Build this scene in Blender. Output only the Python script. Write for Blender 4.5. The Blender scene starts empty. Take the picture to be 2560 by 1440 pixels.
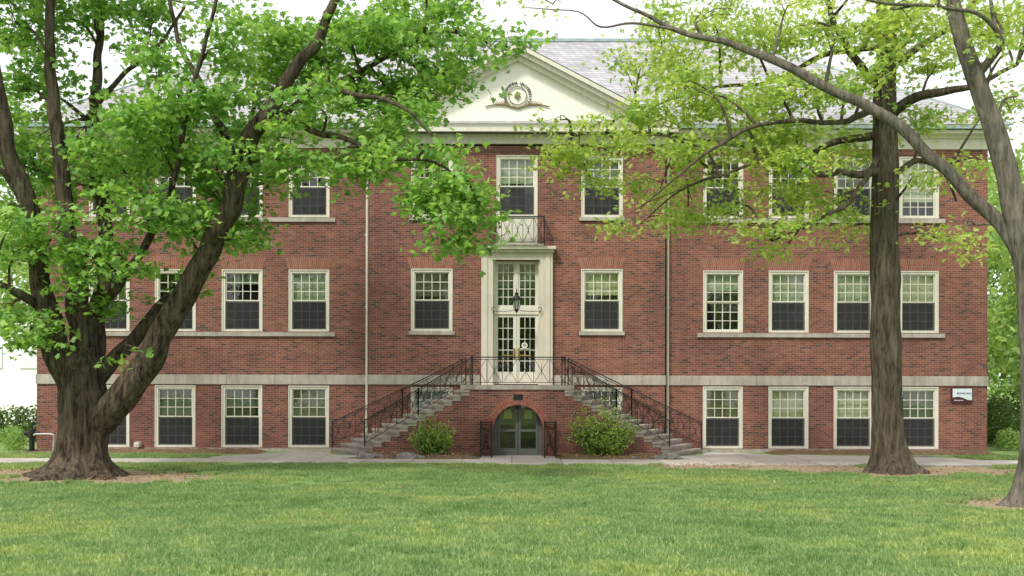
import bpy, bmesh, math, random
import numpy as np
from mathutils import Vector, Matrix, noise
random.seed(7); rng=np.random.default_rng(7)
sc=bpy.context.scene
CAMH=2.36
def F(px,py,d): return Vector(((px-1280)*d/2880.0, d, CAMH+(960-py)*d/2880.0))
# ------------------------------------------------------------ node helpers
def newmat(name):
    m=bpy.data.materials.new(name); m.use_nodes=True
    nt=m.node_tree; nt.nodes.clear()
    o=nt.nodes.new('ShaderNodeOutputMaterial'); return m,nt,o
def N(nt,t,**kw):
    n=nt.nodes.new(t)
    for k,v in kw.items(): setattr(n,k,v)
    return n
def L(nt,a,b): nt.links.new(a,b)
def c4(c): return (c[0],c[1],c[2],1)
def ramp(nt,fac,stops,interp='LINEAR'):
    r=nt.nodes.new('ShaderNodeValToRGB'); r.color_ramp.interpolation=interp
    e=r.color_ramp.elements
    while len(e)<len(stops): e.new(0.5)
    for k,(p,c) in enumerate(stops): e[k].position=p; e[k].color=c4(c)
    L(nt,fac,r.inputs[0]); return r.outputs[0]
def mix(nt,fac,a,b,mode='MIX'):
    m=nt.nodes.new('ShaderNodeMix'); m.data_type='RGBA'; m.blend_type=mode
    for s,v in ((0,fac),(6,a),(7,b)):
        if hasattr(v,'is_output'): L(nt,v,m.inputs[s])
        elif s==0: m.inputs[0].default_value=v
        else: m.inputs[s].default_value=c4(v)
    return m.outputs[2]
def noise_out(nt,vec,scale,detail=4,rough=.6):
    n=N(nt,'ShaderNodeTexNoise'); n.inputs['Scale'].default_value=scale
    n.inputs['Detail'].default_value=detail; n.inputs['Roughness'].default_value=rough
    L(nt,vec,n.inputs['Vector']); return n.outputs['Fac']
def objco(nt): return N(nt,'ShaderNodeTexCoord').outputs['Object']
def scaled(nt,vec,s):
    m=N(nt,'ShaderNodeMapping'); m.inputs['Scale'].default_value=s; L(nt,vec,m.inputs[0]); return m.outputs[0]
def finish(nt,o,col,rough=.8,bump=None,bstr=.3,bdist=.01,metal=0,spec=.3):
    p=N(nt,'ShaderNodeBsdfPrincipled')
    if hasattr(col,'is_output'): L(nt,col,p.inputs['Base Color'])
    else: p.inputs['Base Color'].default_value=c4(col)
    p.inputs['Roughness'].default_value=rough; p.inputs['Metallic'].default_value=metal
    p.inputs['Specular IOR Level'].default_value=spec
    if bump is not None:
        b=N(nt,'ShaderNodeBump'); b.inputs['Strength'].default_value=bstr; b.inputs['Distance'].default_value=bdist
        L(nt,bump,b.inputs['Height']); L(nt,b.outputs[0],p.inputs['Normal'])
    L(nt,p.outputs[0],o.inputs[0]); return p
def simple(name,col,rough=.7,var=.15,scale=3,metal=0,spec=.3,stretch=(1,1,1)):
    m,nt,o=newmat(name); v=scaled(nt,objco(nt),stretch)
    n=noise_out(nt,v,scale,5)
    c=ramp(nt,n,[(.3,[x*(1-var) for x in col]),(.7,[min(1,x*(1+var)) for x in col])])
    finish(nt,o,c,rough,n,.15,.01,metal,spec); return m
# brick
def brickmat(name,tint=1.0):
    m,nt,o=newmat(name); co=objco(nt)
    s=N(nt,'ShaderNodeSeparateXYZ'); L(nt,co,s.inputs[0])
    a=N(nt,'ShaderNodeMath',operation='ADD'); L(nt,s.outputs[0],a.inputs[0]); L(nt,s.outputs[1],a.inputs[1])
    c=N(nt,'ShaderNodeCombineXYZ'); L(nt,a.outputs[0],c.inputs[0]); L(nt,s.outputs[2],c.inputs[1])
    b=N(nt,'ShaderNodeTexBrick'); L(nt,c.outputs[0],b.inputs['Vector'])
    b.inputs['Scale'].default_value=1; b.inputs['Brick Width'].default_value=.215
    b.inputs['Row Height'].default_value=.072
    b.inputs['Mortar Size'].default_value=.0072; b.inputs['Mortar Smooth'].default_value=.2
    b.inputs['Color1'].default_value=(0,0,0,1); b.inputs['Color2'].default_value=(1,1,1,1); b.inputs['Mortar'].default_value=(.4,.4,.4,1)
    t=tint
    col=ramp(nt,b.outputs['Color'],[(0,(.285*t,.122*t,.092*t)),(.4,(.235*t,.092*t,.070*t)),(.85,(.178*t,.071*t,.057*t)),(.96,(.092*t,.062*t,.058*t))])
    col=mix(nt,b.outputs['Fac'],col,(.315,.235,.19))
    n=noise_out(nt,co,.35,6,.65)
    col=mix(nt,1.0,col,ramp(nt,n,[(.32,(.74,.75,.78)),(.62,(1.06,1.03,1.0))]),'MULTIPLY')
    n2=noise_out(nt,scaled(nt,co,(1.5,1.5,.12)),1.2,5,.7)
    col=mix(nt,1.0,col,ramp(nt,n2,[(.35,(.82,.83,.85)),(.6,(1,1,1))]),'MULTIPLY')
    n3=noise_out(nt,scaled(nt,co,(.25,.25,1.6)),1.5,4,.6)
    col=mix(nt,1.0,col,ramp(nt,n3,[(.35,(.9,.88,.88)),(.6,(1.03,1.01,1))]),'MULTIPLY')
    inv=N(nt,'ShaderNodeMath',operation='SUBTRACT'); inv.inputs[0].default_value=1; L(nt,b.outputs['Fac'],inv.inputs[1])
    finish(nt,o,col,.9,inv.outputs[0],.5,.008,spec=.15); return m
M_brick=brickmat('red_brick')
def islandmat(name,cols,rough=.9):
    m,nt,o=newmat(name); g=N(nt,'ShaderNodeNewGeometry')
    c=ramp(nt,g.outputs['Random Per Island'],[(k/(len(cols)-1),cc) for k,cc in enumerate(cols)])
    n=noise_out(nt,objco(nt),12,4); c=mix(nt,1.0,c,ramp(nt,n,[(.3,(.82,.82,.82)),(.7,(1.05,1.05,1.05))]),'MULTIPLY')
    finish(nt,o,c,rough,n,.2,.005,spec=.15); return m
M_vous=islandmat('arch_brick',[(.35,.145,.105),(.30,.115,.084),(.24,.09,.068),(.32,.13,.094)])
M_mortar=simple('mortar',(.40,.33,.27),.95,.15,8)
def stonemat(name,col,dark=.6,streak=.7):
    m,nt,o=newmat(name); co=objco(nt)
    n=noise_out(nt,co,1.1,7,.7); n2=noise_out(nt,scaled(nt,co,(4,4,.4)),1.5,5,.7); n3=noise_out(nt,co,30,3)
    c=ramp(nt,n,[(.32,[x*dark for x in col]),(.62,col)])
    c=mix(nt,1.0,c,ramp(nt,n2,[(.3,(streak,streak*.99,streak*.96)),(.6,(1,1,1))]),'MULTIPLY')
    c=mix(nt,1.0,c,ramp(nt,n3,[(.3,(.88,.88,.88)),(.7,(1,1,1))]),'MULTIPLY')
    finish(nt,o,c,.85,n3,.2,.005); return m
M_stone=stonemat('limestone',(.50,.465,.405),.70)
M_step=stonemat('weathered_step_stone',(.44,.39,.345),.62)
M_white=stonemat('white_paint_trim',(.74,.72,.635),.92,.85)
M_tymp=simple('white_pediment_boards',(.80,.81,.73),.6,.05,1.5,stretch=(6,1,.3))
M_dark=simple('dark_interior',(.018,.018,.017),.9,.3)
M_iron=simple('black_iron',(.014,.014,.015),.5,.2)
M_copper=simple('verdigris_copper',(.28,.36,.37),.6,.2)
M_gold=simple('antique_gold',(.20,.14,.065),.45,.35,6,metal=.3)
M_brass=simple('brass',(.45,.28,.10),.35,.1,6,metal=.8)
M_door=simple('grey_green_door_paint',(.10,.112,.10),.5,.1)
M_mute=simple('screened_muntin_grey',(.30,.30,.29),.6,.1)
M_pipe=simple('galvanised_pipe',(.42,.42,.42),.4,.15,8,metal=.6)
M_paper=simple('paper_notice',(.30,.28,.09),.8,.2)
M_maroon=simple('maroon_sign',(.07,.018,.02),.5,.1)
M_signw=simple('pale_sign_panel',(.62,.70,.78),.5,.03)
M_rock=simple('fieldstone',(.20,.19,.18),.9,.5,6)
m,nt,o=newmat('mulch_soil'); co=objco(nt); n=noise_out(nt,co,14,6,.8); n2=noise_out(nt,co,1.5,4)
c=ramp(nt,n,[(.35,(.06,.04,.026)),(.5,(.20,.132,.085)),(.66,(.42,.30,.20))]); c=mix(nt,1.0,c,ramp(nt,n2,[(.3,(.75,.75,.75)),(.7,(1.1,1.1,1.1))]),'MULTIPLY')
finish(nt,o,c,1,n,1.0,.05,spec=.05); M_mulch=m
blinds=[simple('blind_%d'%i,c,.8,.12,1.2) for i,c in enumerate([(.50,.51,.35),(.38,.43,.30),(.47,.48,.29),(.52,.40,.33),(.20,.25,.17),(.40,.43,.37)])]
# slate
m,nt,o=newmat('slate_roof'); co=objco(nt); s=N(nt,'ShaderNodeSeparateXYZ'); L(nt,co,s.inputs[0])
c=N(nt,'ShaderNodeCombineXYZ'); a=N(nt,'ShaderNodeMath',operation='ADD'); L(nt,s.outputs[0],a.inputs[0]); L(nt,s.outputs[1],a.inputs[1])
L(nt,a.outputs[0],c.inputs[0]); L(nt,s.outputs[2],c.inputs[1])
b=N(nt,'ShaderNodeTexBrick'); L(nt,c.outputs[0],b.inputs[0]); b.inputs['Scale'].default_value=1
b.inputs['Brick Width'].default_value=.3; b.inputs['Row Height'].default_value=.14; b.inputs['Mortar Size'].default_value=.012
b.inputs['Color1'].default_value=(.32,.315,.335,1); b.inputs['Color2'].default_value=(.47,.455,.48,1); b.inputs['Mortar'].default_value=(.2,.2,.21,1)
cc=mix(nt,1.0,b.outputs['Color'],ramp(nt,noise_out(nt,co,.5,5),[(.3,(.82,.81,.84)),(.6,(1,1,1))]),'MULTIPLY')
finish(nt,o,cc,.6); M_slate=m
# concrete walk
m,nt,o=newmat('concrete_walk'); co=objco(nt)
b=N(nt,'ShaderNodeTexBrick'); b.offset=0; L(nt,co,b.inputs[0]); b.inputs['Scale'].default_value=1
b.inputs['Brick Width'].default_value=1.5; b.inputs['Row Height'].default_value=2.9; b.inputs['Mortar Size'].default_value=.015
b.inputs['Color1'].default_value=(.42,.38,.35,1); b.inputs['Color2'].default_value=(.52,.47,.435,1); b.inputs['Mortar'].default_value=(.2,.18,.16,1)
cc=mix(nt,1.0,b.outputs['Color'],ramp(nt,noise_out(nt,co,1.2,8,.75),[(.3,(.75,.74,.72)),(.6,(1,1,1))]),'MULTIPLY')
finish(nt,o,cc,.9); M_walk=m
# bark
def bark(name,ca,cb,sc_=1.0):
    m,nt,o=newmat(name); co=objco(nt)
    n=noise_out(nt,scaled(nt,co,(6*sc_,6*sc_,.9*sc_)),1.5,9,.72)
    n2=noise_out(nt,co,.9,4); n3=noise_out(nt,co,2.2,6,.7)
    c=ramp(nt,n,[(.38,ca),(.48,[(x+y)/2.2 for x,y in zip(ca,cb)]),(.62,cb)])
    c=mix(nt,1.0,c,ramp(nt,n2,[(.3,(.7,.7,.68)),(.7,(1.1,1.08,1.02))]),'MULTIPLY')
    c=mix(nt,ramp(nt,n3,[(.60,(0,0,0)),(.70,(.5,.5,.5))]),c,(.19,.20,.15))
    finish(nt,o,c,.95,n,.9,.08,spec=.1); return m
M_bark1=bark('maple_bark',(.025,.020,.016),(.155,.125,.095))
M_bark2=bark('oak_bark',(.045,.038,.032),(.18,.15,.117),1.25)
M_bark3=bark('grey_bark',(.09,.083,.074),(.26,.235,.20),1.3)
# leaf
def leafmat(name,cols,trans=.45):
    m,nt,o=newmat(name)
    g=N(nt,'ShaderNodeNewGeometry')
    c=ramp(nt,g.outputs['Random Per Island'],[(k/(len(cols)-1),cc) for k,cc in enumerate(cols)])
    n=noise_out(nt,objco(nt),.9,4)
    c=mix(nt,1.0,c,ramp(nt,n,[(.36,(.74,.83,.80)),(.62,(1.2,1.1,1.0))]),'MULTIPLY')
    d=N(nt,'ShaderNodeBsdfPrincipled'); L(nt,c,d.inputs['Base Color']); d.inputs['Roughness'].default_value=.42; d.inputs['Specular IOR Level'].default_value=.45
    t=N(nt,'ShaderNodeBsdfTranslucent')
    c2=mix(nt,1.0,c,(1.35,1.3,.75),'MULTIPLY'); L(nt,c2,t.inputs[0])
    x=N(nt,'ShaderNodeMixShader'); x.inputs[0].default_value=trans
    L(nt,d.outputs[0],x.inputs[1]); L(nt,t.outputs[0],x.inputs[2]); L(nt,x.outputs[0],o.inputs[0]); return m
M_leaf1=leafmat('maple_leaf',[(.145,.29,.08),(.215,.41,.10),(.28,.50,.13),(.38,.61,.20)],.5)
M_leaf2=leafmat('oak_leaf',[(.25,.38,.09),(.34,.49,.12),(.42,.57,.16),(.54,.68,.25)],.52)
M_leafb=leafmat('shrub_leaf',[(.20,.34,.07),(.31,.48,.10),(.42,.59,.17)])
M_leafd=leafmat('hedge_leaf',[(.05,.1,.03),(.09,.17,.045),(.16,.27,.07)])
M_leafbg=leafmat('background_leaf',[(.18,.32,.10),(.32,.47,.15),(.46,.62,.25)],.5)
M_dead=simple('dry_leaves',(.32,.20,.11),.9,.4,20)
# glass, screen
m,nt,o=newmat('window_glass'); fr=N(nt,'ShaderNodeFresnel'); fr.inputs[0].default_value=1.5
ad=N(nt,'ShaderNodeMath',operation='MULTIPLY_ADD'); ad.inputs[1].default_value=1.3; ad.inputs[2].default_value=.05; L(nt,fr.outputs[0],ad.inputs[0])
t=N(nt,'ShaderNodeBsdfTransparent'); t.inputs[0].default_value=(.86,.90,.86,1); g=N(nt,'ShaderNodeBsdfGlossy'); g.inputs['Roughness'].default_value=.02
bmp=N(nt,'ShaderNodeBump'); bmp.inputs['Strength'].default_value=.15; bmp.inputs['Distance'].default_value=.01; L(nt,noise_out(nt,objco(nt),2.5,2),bmp.inputs['Height']); L(nt,bmp.outputs[0],g.inputs['Normal'])
x=N(nt,'ShaderNodeMixShader'); L(nt,ad.outputs[0],x.inputs[0]); L(nt,t.outputs[0],x.inputs[1]); L(nt,g.outputs[0],x.inputs[2]); L(nt,x.outputs[0],o.inputs[0]); M_glass=m
m,nt,o=newmat('insect_screen'); t=N(nt,'ShaderNodeBsdfTransparent'); d=N(nt,'ShaderNodeBsdfDiffuse'); d.inputs[0].default_value=(.050,.050,.053,1)
x=N(nt,'ShaderNodeMixShader'); x.inputs[0].default_value=.66; L(nt,t.outputs[0],x.inputs[1]); L(nt,d.outputs[0],x.inputs[2]); L(nt,x.outputs[0],o.inputs[0]); M_screen=m
# ------------------------------------------------------------ mesh builder
def empty(name,loc=(0,0,0)):
    e=bpy.data.objects.new(name,None); e.location=loc; e.empty_display_size=.3; sc.collection.objects.link(e); return e
def setparent(o,p):
    if p is not None:
        o.parent=p; o.matrix_parent_inverse=Matrix.Translation(p.location).inverted()
class MB:
    def __init__(s): s.v=[]; s.f=[]
    def box(s,x0,x1,y0,y1,z0,z1):
        b=len(s.v); s.v+=[(x0,y0,z0),(x1,y0,z0),(x1,y1,z0),(x0,y1,z0),(x0,y0,z1),(x1,y0,z1),(x1,y1,z1),(x0,y1,z1)]
        s.f+=[[b+i for i in q] for q in ((0,1,5,4),(1,2,6,5),(2,3,7,6),(3,0,4,7),(4,5,6,7),(3,2,1,0))]
    def poly(s,pts): b=len(s.v); s.v+=[tuple(p) for p in pts]; s.f.append(list(range(b,b+len(pts))))
    def prism_y(s,xz,y0,y1):
        n=len(xz); b=len(s.v); s.v+=[(x,y0,z) for x,z in xz]+[(x,y1,z) for x,z in xz]
        s.f.append([b+i for i in range(n)]); s.f.append([b+n+i for i in reversed(range(n))])
        for i in range(n): j=(i+1)%n; s.f.append([b+j,b+i,b+n+i,b+n+j])
    def prism_z(s,xy,z0,z1):
        n=len(xy); b=len(s.v); s.v+=[(x,y,z0) for x,y in xy]+[(x,y,z1) for x,y in xy]
        s.f.append([b+i for i in reversed(range(n))]); s.f.append([b+n+i for i in range(n)])
        for i in range(n): j=(i+1)%n; s.f.append([b+i,b+j,b+n+j,b+n+i])
    def beam(s,p,q,r,n=4,r2=None,rot=math.pi/4):
        p=Vector(p); q=Vector(q); d=q-p
        if d.length<1e-6: return
        d.normalize(); a=Vector((0,0,1)) if abs(d.z)<.9 else Vector((0,1,0))
        u=d.cross(a).normalized(); w=d.cross(u); b=len(s.v); r2=r if r2 is None else r2
        for P,R in ((p,r),(q,r2)):
            for i in range(n):
                t=rot+2*math.pi*i/n; s.v.append(tuple(P+u*R*math.cos(t)+w*R*math.sin(t)))
        for i in range(n): j=(i+1)%n; s.f.append([b+i,b+j,b+n+j,b+n+i])
        s.f.append([b+i for i in reversed(range(n))]); s.f.append([b+n+i for i in range(n)])
    def tube(s,pts,rad,n=10,sub=5,flare=0,seed=0,jit=0):
        P=[Vector(p) for p in pts]; Q=[];R=[]
        for i in range(len(P)-1):
            p0=P[max(i-1,0)];p1=P[i];p2=P[i+1];p3=P[min(i+2,len(P)-1)]
            for k in range(sub):
                t=k/sub; q=.5*((2*p1)+(p2-p0)*t+(2*p0-5*p1+4*p2-p3)*t*t+(3*p1-p0-3*p2+p3)*t**3)
                Q.append(q); R.append(rad[i]*(1-t)+rad[i+1]*t)
        Q.append(P[-1]); R.append(rad[-1])
        if jit:
            for i in range(1,len(Q)-1): Q[i]=Q[i]+noise.noise_vector(Q[i]*1.3+Vector((seed,0,0)))*jit*min(1,R[i]*6+.3)
        u=None; rings=[]
        for i,q in enumerate(Q):
            d=(Q[min(i+1,len(Q)-1)]-Q[max(i-1,0)]).normalized()
            if u is None: u=d.cross(Vector((0.13,1,0.02))).normalized()
            else: u=(u-d*u.dot(d)).normalized()
            w=d.cross(u); b=len(s.v); rings.append(b)
            for k in range(n):
                t=2*math.pi*k/n; r=R[i]
                r*=1+.14*noise.noise(Vector((math.cos(t)*1.2+seed,math.sin(t)*1.2,q.z*.7)))+(.09*noise.noise(Vector((math.cos(t)*3+seed,math.sin(t)*3,q.z*2.5))))
                if n>=30: r*=1+.09*noise.noise(Vector((math.cos(t)*9+seed,math.sin(t)*9,q.z*1.3)))
                if flare and q.z<1.8:
                    f=math.exp(-max(q.z,0)/.27)
                    r*=1+flare*f*(1+.45*math.sin(5*t+seed)+.35*math.sin(9*t+2*seed)+.5*noise.noise(Vector((math.cos(t)*4,math.sin(t)*4,seed))))+.07*math.sin(7*t+seed)*math.exp(-q.z/1.2)
                s.v.append(tuple(q+u*r*math.cos(t)+w*r*math.sin(t)))
        for a,b in zip(rings,rings[1:]):
            for k in range(n): j=(k+1)%n; s.f.append([a+k,a+j,b+j,b+k])
        s.f.append([rings[-1]+k for k in range(n)])
        return Q,R
    def obj(s,name,mat,parent=None,smooth=False,loc=None):
        me=bpy.data.meshes.new(name); me.from_pydata(s.v,[],s.f); me.update()
        bm=bmesh.new(); bm.from_mesh(me)
        if len(s.f)<200000: bmesh.ops.recalc_face_normals(bm,faces=bm.faces)
        bm.to_mesh(me); bm.free()
        if smooth: me.polygons.foreach_set('use_smooth',[True]*len(me.polygons))
        me.materials.append(mat); o=bpy.data.objects.new(name,me); sc.collection.objects.link(o)
        if parent is not None: setparent(o,parent)
        return o
# ------------------------------------------------------------ leaves
MAPLE=np.array([(0,-.5,0),(.12,-.22,0),(.42,-.3,.02),(.33,-.05,.03),(.55,.12,.0),(.26,.18,.04),(.2,.34,.03),(0,.6,-.06),(-.2,.34,.03),(-.26,.18,.04),(-.55,.12,.0),(-.33,-.05,.03),(-.42,-.3,.02),(-.12,-.22,0)])
OAK=np.array([(0,-.5,0),(.08,-.25,.02),(.34,-.2,.0),(.12,-.02,.03),(.4,.15,0),(.12,.2,.03),(.2,.42,0),(0,.6,-.05),(-.2,.42,0),(-.12,.2,.03),(-.4,.15,0),(-.12,-.02,.03),(-.34,-.2,0),(-.08,-.25,.02)])
SIMPLE=np.array([(0,-.5,0),(.25,-.1,.06),(.2,.25,.05),(0,.55,-.05),(-.2,.25,.05),(-.25,-.1,.06)])
def leaves(name,C,shape,smin,smax,mat,parent,upbias=.9):
    C=np.asarray(C,dtype=float); n=len(C); k=len(shape)
    nn=rng.normal(size=(n,3)); nn[:,2]+=upbias*1.6; nn/=np.linalg.norm(nn,axis=1)[:,None]
    t=rng.normal(size=(n,3)); t-=nn*(t*nn).sum(1)[:,None]; t/=np.linalg.norm(t,axis=1)[:,None]
    b=np.cross(nn,t)
    s=rng.uniform(smin,smax,n)[:,None,None]
    V=C[:,None,:]+s*(shape[None,:,0:1]*t[:,None,:]+shape[None,:,1:2]*b[:,None,:]+shape[None,:,2:3]*nn[:,None,:]*2)
    V=V.reshape(-1,3); me=bpy.data.meshes.new(name)
    me.vertices.add(len(V)); me.vertices.foreach_set('co',V.astype(np.float32).ravel())
    me.loops.add(len(V)); me.loops.foreach_set('vertex_index',np.arange(len(V),dtype=np.int32))
    me.polygons.add(n); me.polygons.foreach_set('loop_start',np.arange(0,len(V),k,dtype=np.int32))
    me.update(calc_edges=True); me.validate()
    me.materials.append(mat); o=bpy.data.objects.new(name,me); sc.collection.objects.link(o)
    if parent is not None: setparent(o,parent)
    return o
def make_crown(parent,wood,Q,clumps,d0,shape,smin,smax,mat,perm2,sprays=12,spr=.34,dspread=1.5,name='foliage'):
    """clumps: (px,py,rx,ry[,dd[,dens]]) measured crown masses, split into layered sub-boughs"""
    C=[]; Qa=np.array([tuple(q) for q,_ in Q])
    for cl in clumps:
        px,py,rx,ry=cl[:4]; dd=cl[4] if len(cl)>4 else random.uniform(-dspread,dspread); de=cl[5] if len(cl)>5 else 1
        d=d0+dd; c=F(px,py,d); ax=rx*d/2880; az=ry*d/2880; ay=(ax+az)*.6
        area=math.pi*ax*az; ns=max(3,int(area*perm2*de/sprays))
        i=int(np.argmin(((Qa-np.array(c)-np.array((0,0,-.6)))**2).sum(1))); q=Vector(Qa[i])
        mid=(q+c)/2+Vector((random.uniform(-.2,.2),random.uniform(-.2,.2),.12*(c-q).length))
        if (c-q).length>.3: br,_=wood.tube([q,mid,c],[.045 if (c-q).length<3 else .06,.03,.015],6,4,seed=i,jit=.1)
        else: br=[c]
        nb=max(2,int(round(area*1.5))); boughs=[]
        for k in range(nb):
            v=rng.normal(size=3); v/=np.linalg.norm(v); r=rng.uniform(.1,1)**.5
            p=c+Vector((v[0]*ax*r,v[1]*ay*r,v[2]*az*r)); boughs.append(p)
            s0=br[random.randrange(len(br)//2,len(br))]; md=(s0+p)/2+Vector((0,0,.1)); wood.beam(s0,md,.016,4,.012); wood.beam(md,p,.012,4,.005)
        for k in range(ns):
            if k%5==0:
                v=rng.normal(size=3); v/=np.linalg.norm(v); r=rng.uniform(.3,1.15)
                p=c+Vector((v[0]*ax*r,v[1]*ay*r,v[2]*az*r))
            else:
                b0=boughs[k%nb]; p=b0+Vector((rng.normal()*.36,rng.normal()*.36,rng.normal()*.15))
                if k%4==0: wood.beam(b0,p,.007,3,.003)
            m_=rng.normal(size=(sprays,3))*np.array((spr,spr,spr*.33))
            m_[:,2]-=np.hypot(m_[:,0],m_[:,1])*.3
            C.append(np.array(p)[None,:]+m_)
    C=np.concatenate(C); C=C[C[:,2]>.05]; print(name,parent.name,len(C))
    return leaves(name,C,shape,smin,smax,mat,parent)
# ============================================================ BUILDING
YW=40.0; YP=39.6
bld=empty('brick_university_building',(0,YW,0))
fx=lambda px,y=YW:(px-1280)*y/2880; fz=lambda py,y=YW:CAMH+(960-py)*y/2880
frames=MB(); mute=MB(); glass=MB(); screen=MB(); dark=MB(); brick=MB(); sold=MB(); mort=MB(); stone=MB(); bl=[MB() for _ in blinds]; white=MB()
def jack(a,b,z0,z1,y,e=.14,nb=22):
    mort.prism_y([(a,z0),(b,z0),(b+e,z1),(a-e,z1)],y-.003,y+.02)
    for i in range(nb):
        g=.12
        u0,u1=(i+g)/nb,(i+1-g)/nb
        X=lambda u,t:(a+(b-a)*u)*(1-t)+((a-e)+(b-a+2*e)*u)*t
        zm=z0+(z1-z0)*(.66 if i%2 else .33)
        for za,zb in ((z0,zm-.006),(zm+.006,z1)):
            ta,tb=(za-z0)/(z1-z0),(zb-z0)/(z1-z0)
            sold.prism_y([(X(u0,ta),za),(X(u1,ta),za),(X(u1,tb),zb),(X(u0,tb),zb)],y-.012,y-.002)
def wall(x0,x1,z0,z1,y,ops,depth=.12):
    xs=sorted(set([x0,x1]+[o[0] for o in ops]+[o[1] for o in ops])); zs=sorted(set([z0,z1]+[o[2] for o in ops]+[o[3] for o in ops]))
    for a,b in zip(xs,xs[1:]):
        for c,d in zip(zs,zs[1:]):
            mx,mz=(a+b)/2,(c+d)/2
            if any(o[0]<mx<o[1] and o[2]<mz<o[3] for o in ops): continue
            brick.poly([(a,y,c),(b,y,c),(b,y,d),(a,y,d)])
    for a,b,c,d in ops:
        yy=y+depth+.3
        brick.poly([(a,y,c),(a,yy,c),(a,yy,d),(a,y,d)]); brick.poly([(b,y,c),(b,yy,c),(b,yy,d),(b,y,d)])
        brick.poly([(a,y,d),(b,y,d),(b,yy,d),(a,yy,d)]); brick.poly([(a,y,c),(b,y,c),(b,yy,c),(a,yy,c)])
def window(a,b,c,d,y,kind=0,frac=.5,screened=True,curtain=False):
    cw=.115; e=.002
    f=frames
    y0,y1=y+.015,y+.13
    f.box(a+e,a+cw,y0,y1,c+e,d-e); f.box(b-cw,b-e,y0,y1,c+e,d-e); f.box(a+cw,b-cw,y0,y1,d-cw,d-e); f.box(a+cw,b-cw,y0-.02,y1,c+e,c+.07)
    f.box(a+e,a+.035,y0-.03,y0,c+e,d-e); f.box(b-.035,b-e,y0-.03,y0,c+e,d-e); f.box(a+.035,b-.035,y0-.03,y0,d-.035,d-e)
    A,B,Cc,D=a+cw,b-cw,c+.07,d-cw; mid=(Cc+D)/2
    for (z0,z1,yy,mb) in ((mid,D,y+.06,f),(Cc,mid,y+.085,f)):
        s=.04; f.box(A,A+s,yy,yy+.035,z0,z1); f.box(B-s,B,yy,yy+.035,z0,z1); f.box(A+s,B-s,yy,yy+.035,z1-s,z1); f.box(A+s,B-s,yy,yy+.035,z0,z0+s)
        tgt=f if (yy<y+.07 or not screened) else mute
        for i in range(1,4): xx=A+s+(B-A-2*s)*i/4; tgt.box(xx-.012,xx+.012,yy+.006,yy+.03,z0+s,z1-s)
        for i in range(1,3):
            zz=z0+s+(z1-z0-2*s)*i/3
            for j in range(4):
                xa=A+s+(B-A-2*s)*j/4+(.012 if j else 0); xb=A+s+(B-A-2*s)*(j+1)/4-(.012 if j<3 else 0); tgt.box(xa,xb,yy+.006,yy+.03,zz-.012,zz+.012)
        tz=random.uniform(-.006,.006)
        glass.poly([(A+s,yy+.033,z0+s),(B-s,yy+.033,z0+s),(B-s,yy+.033+tz,z1-s),(A+s,yy+.033+tz,z1-s)])
    if screened: screen.poly([(A+.01,y+.055,Cc+.01),(B-.01,y+.055,Cc+.01),(B-.01,y+.055,mid-.005),(A+.01,y+.055,mid-.005)])
    if kind>=0:
        zb=D-(D-Cc)*frac*random.uniform(.92,1.04); q=bl[kind]
        nf=8
        for i in range(nf):
            xa=A+(B-A)*i/nf; xb=A+(B-A)*(i+1)/nf; ya=y+.2+.012*math.sin(i*1.7+a*5); yb=y+.2+.012*math.sin((i+1)*1.7+a*5)
            q.poly([(xa,ya,zb),(xb,yb,zb),(xb,yb,D),(xa,ya,D)])
    if curtain:
        for s_ in (0,1):
            nf=10
            for i in range(nf):
                u0,u1=i/nf*.27,(i+1)/nf*.27
                if s_: u0,u1=1-u0,1-u1
                xa=A+(B-A)*u0; xb=A+(B-A)*u1; ya=y+.24+.03*(i%2); yb=y+.24+.03*((i+1)%2)
                bl[5].poly([(xa,ya,Cc),(xb,yb,Cc),(xb,yb,D),(xa,ya,D)])
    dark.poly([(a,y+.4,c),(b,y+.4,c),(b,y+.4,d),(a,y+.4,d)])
LC=[(222,324),(387,489),(554,656),(721,823)]; RC=[(1757,1857),(1921,2021),(2084,2184),(2247,2346)]
rows=[(390,544),(675,830),(965,1120)]
kL=[[(-1,.5),(-1,.5),(-1,.5),(4,.12)],[(5,.5),(-1,.5),(4,.2),(1,.5)],[(4,.4),(1,.5),(5,.35),(2,.52)]]
kR=[[(4,.5),(-1,.5),(4,.5),(0,.72)],[(1,.3),(1,.5),(1,.5),(0,.5)],[(2,.5),(2,.5),(0,.5),(1,.5)]]
ZTOP=fz(371)
for cols,kk,xa,xb in ((LC,kL,fx(92),fx(925)),(RC,kR,fx(1658),fx(2468))):
    ops=[]
    for r,(t,bt) in enumerate(rows):
        for ci,(p,q) in enumerate(cols):
            a,b_,c,d=fx(p),fx(q),fz(bt),fz(t); ops.append((a,b_,c,d))
            k,fr_=kk[r][ci]; scr=not (cols is RC and ((r==1 and ci==0) or (r==0 and ci==3)))
            window(a,b_,c,d,YW,k,fr_,scr)
            if r==1: jack(a,b_,d+.004,fz(645),YW)
    wall(xa,xb,-.3,ZTOP,YW,ops)
    a,b_=fx(cols[0][0])-.2,fx(cols[-1][1])+.2
    stone.box(a,b_,YW-.07,YW+.02,fz(556),fz(546)); stone.box(a,b_,YW-.07,YW+.02,fz(842),fz(832))
    stone.box(a+.05,b_-.05,YW-.04,YW+.02,fz(1130),fz(1121.5))
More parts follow.
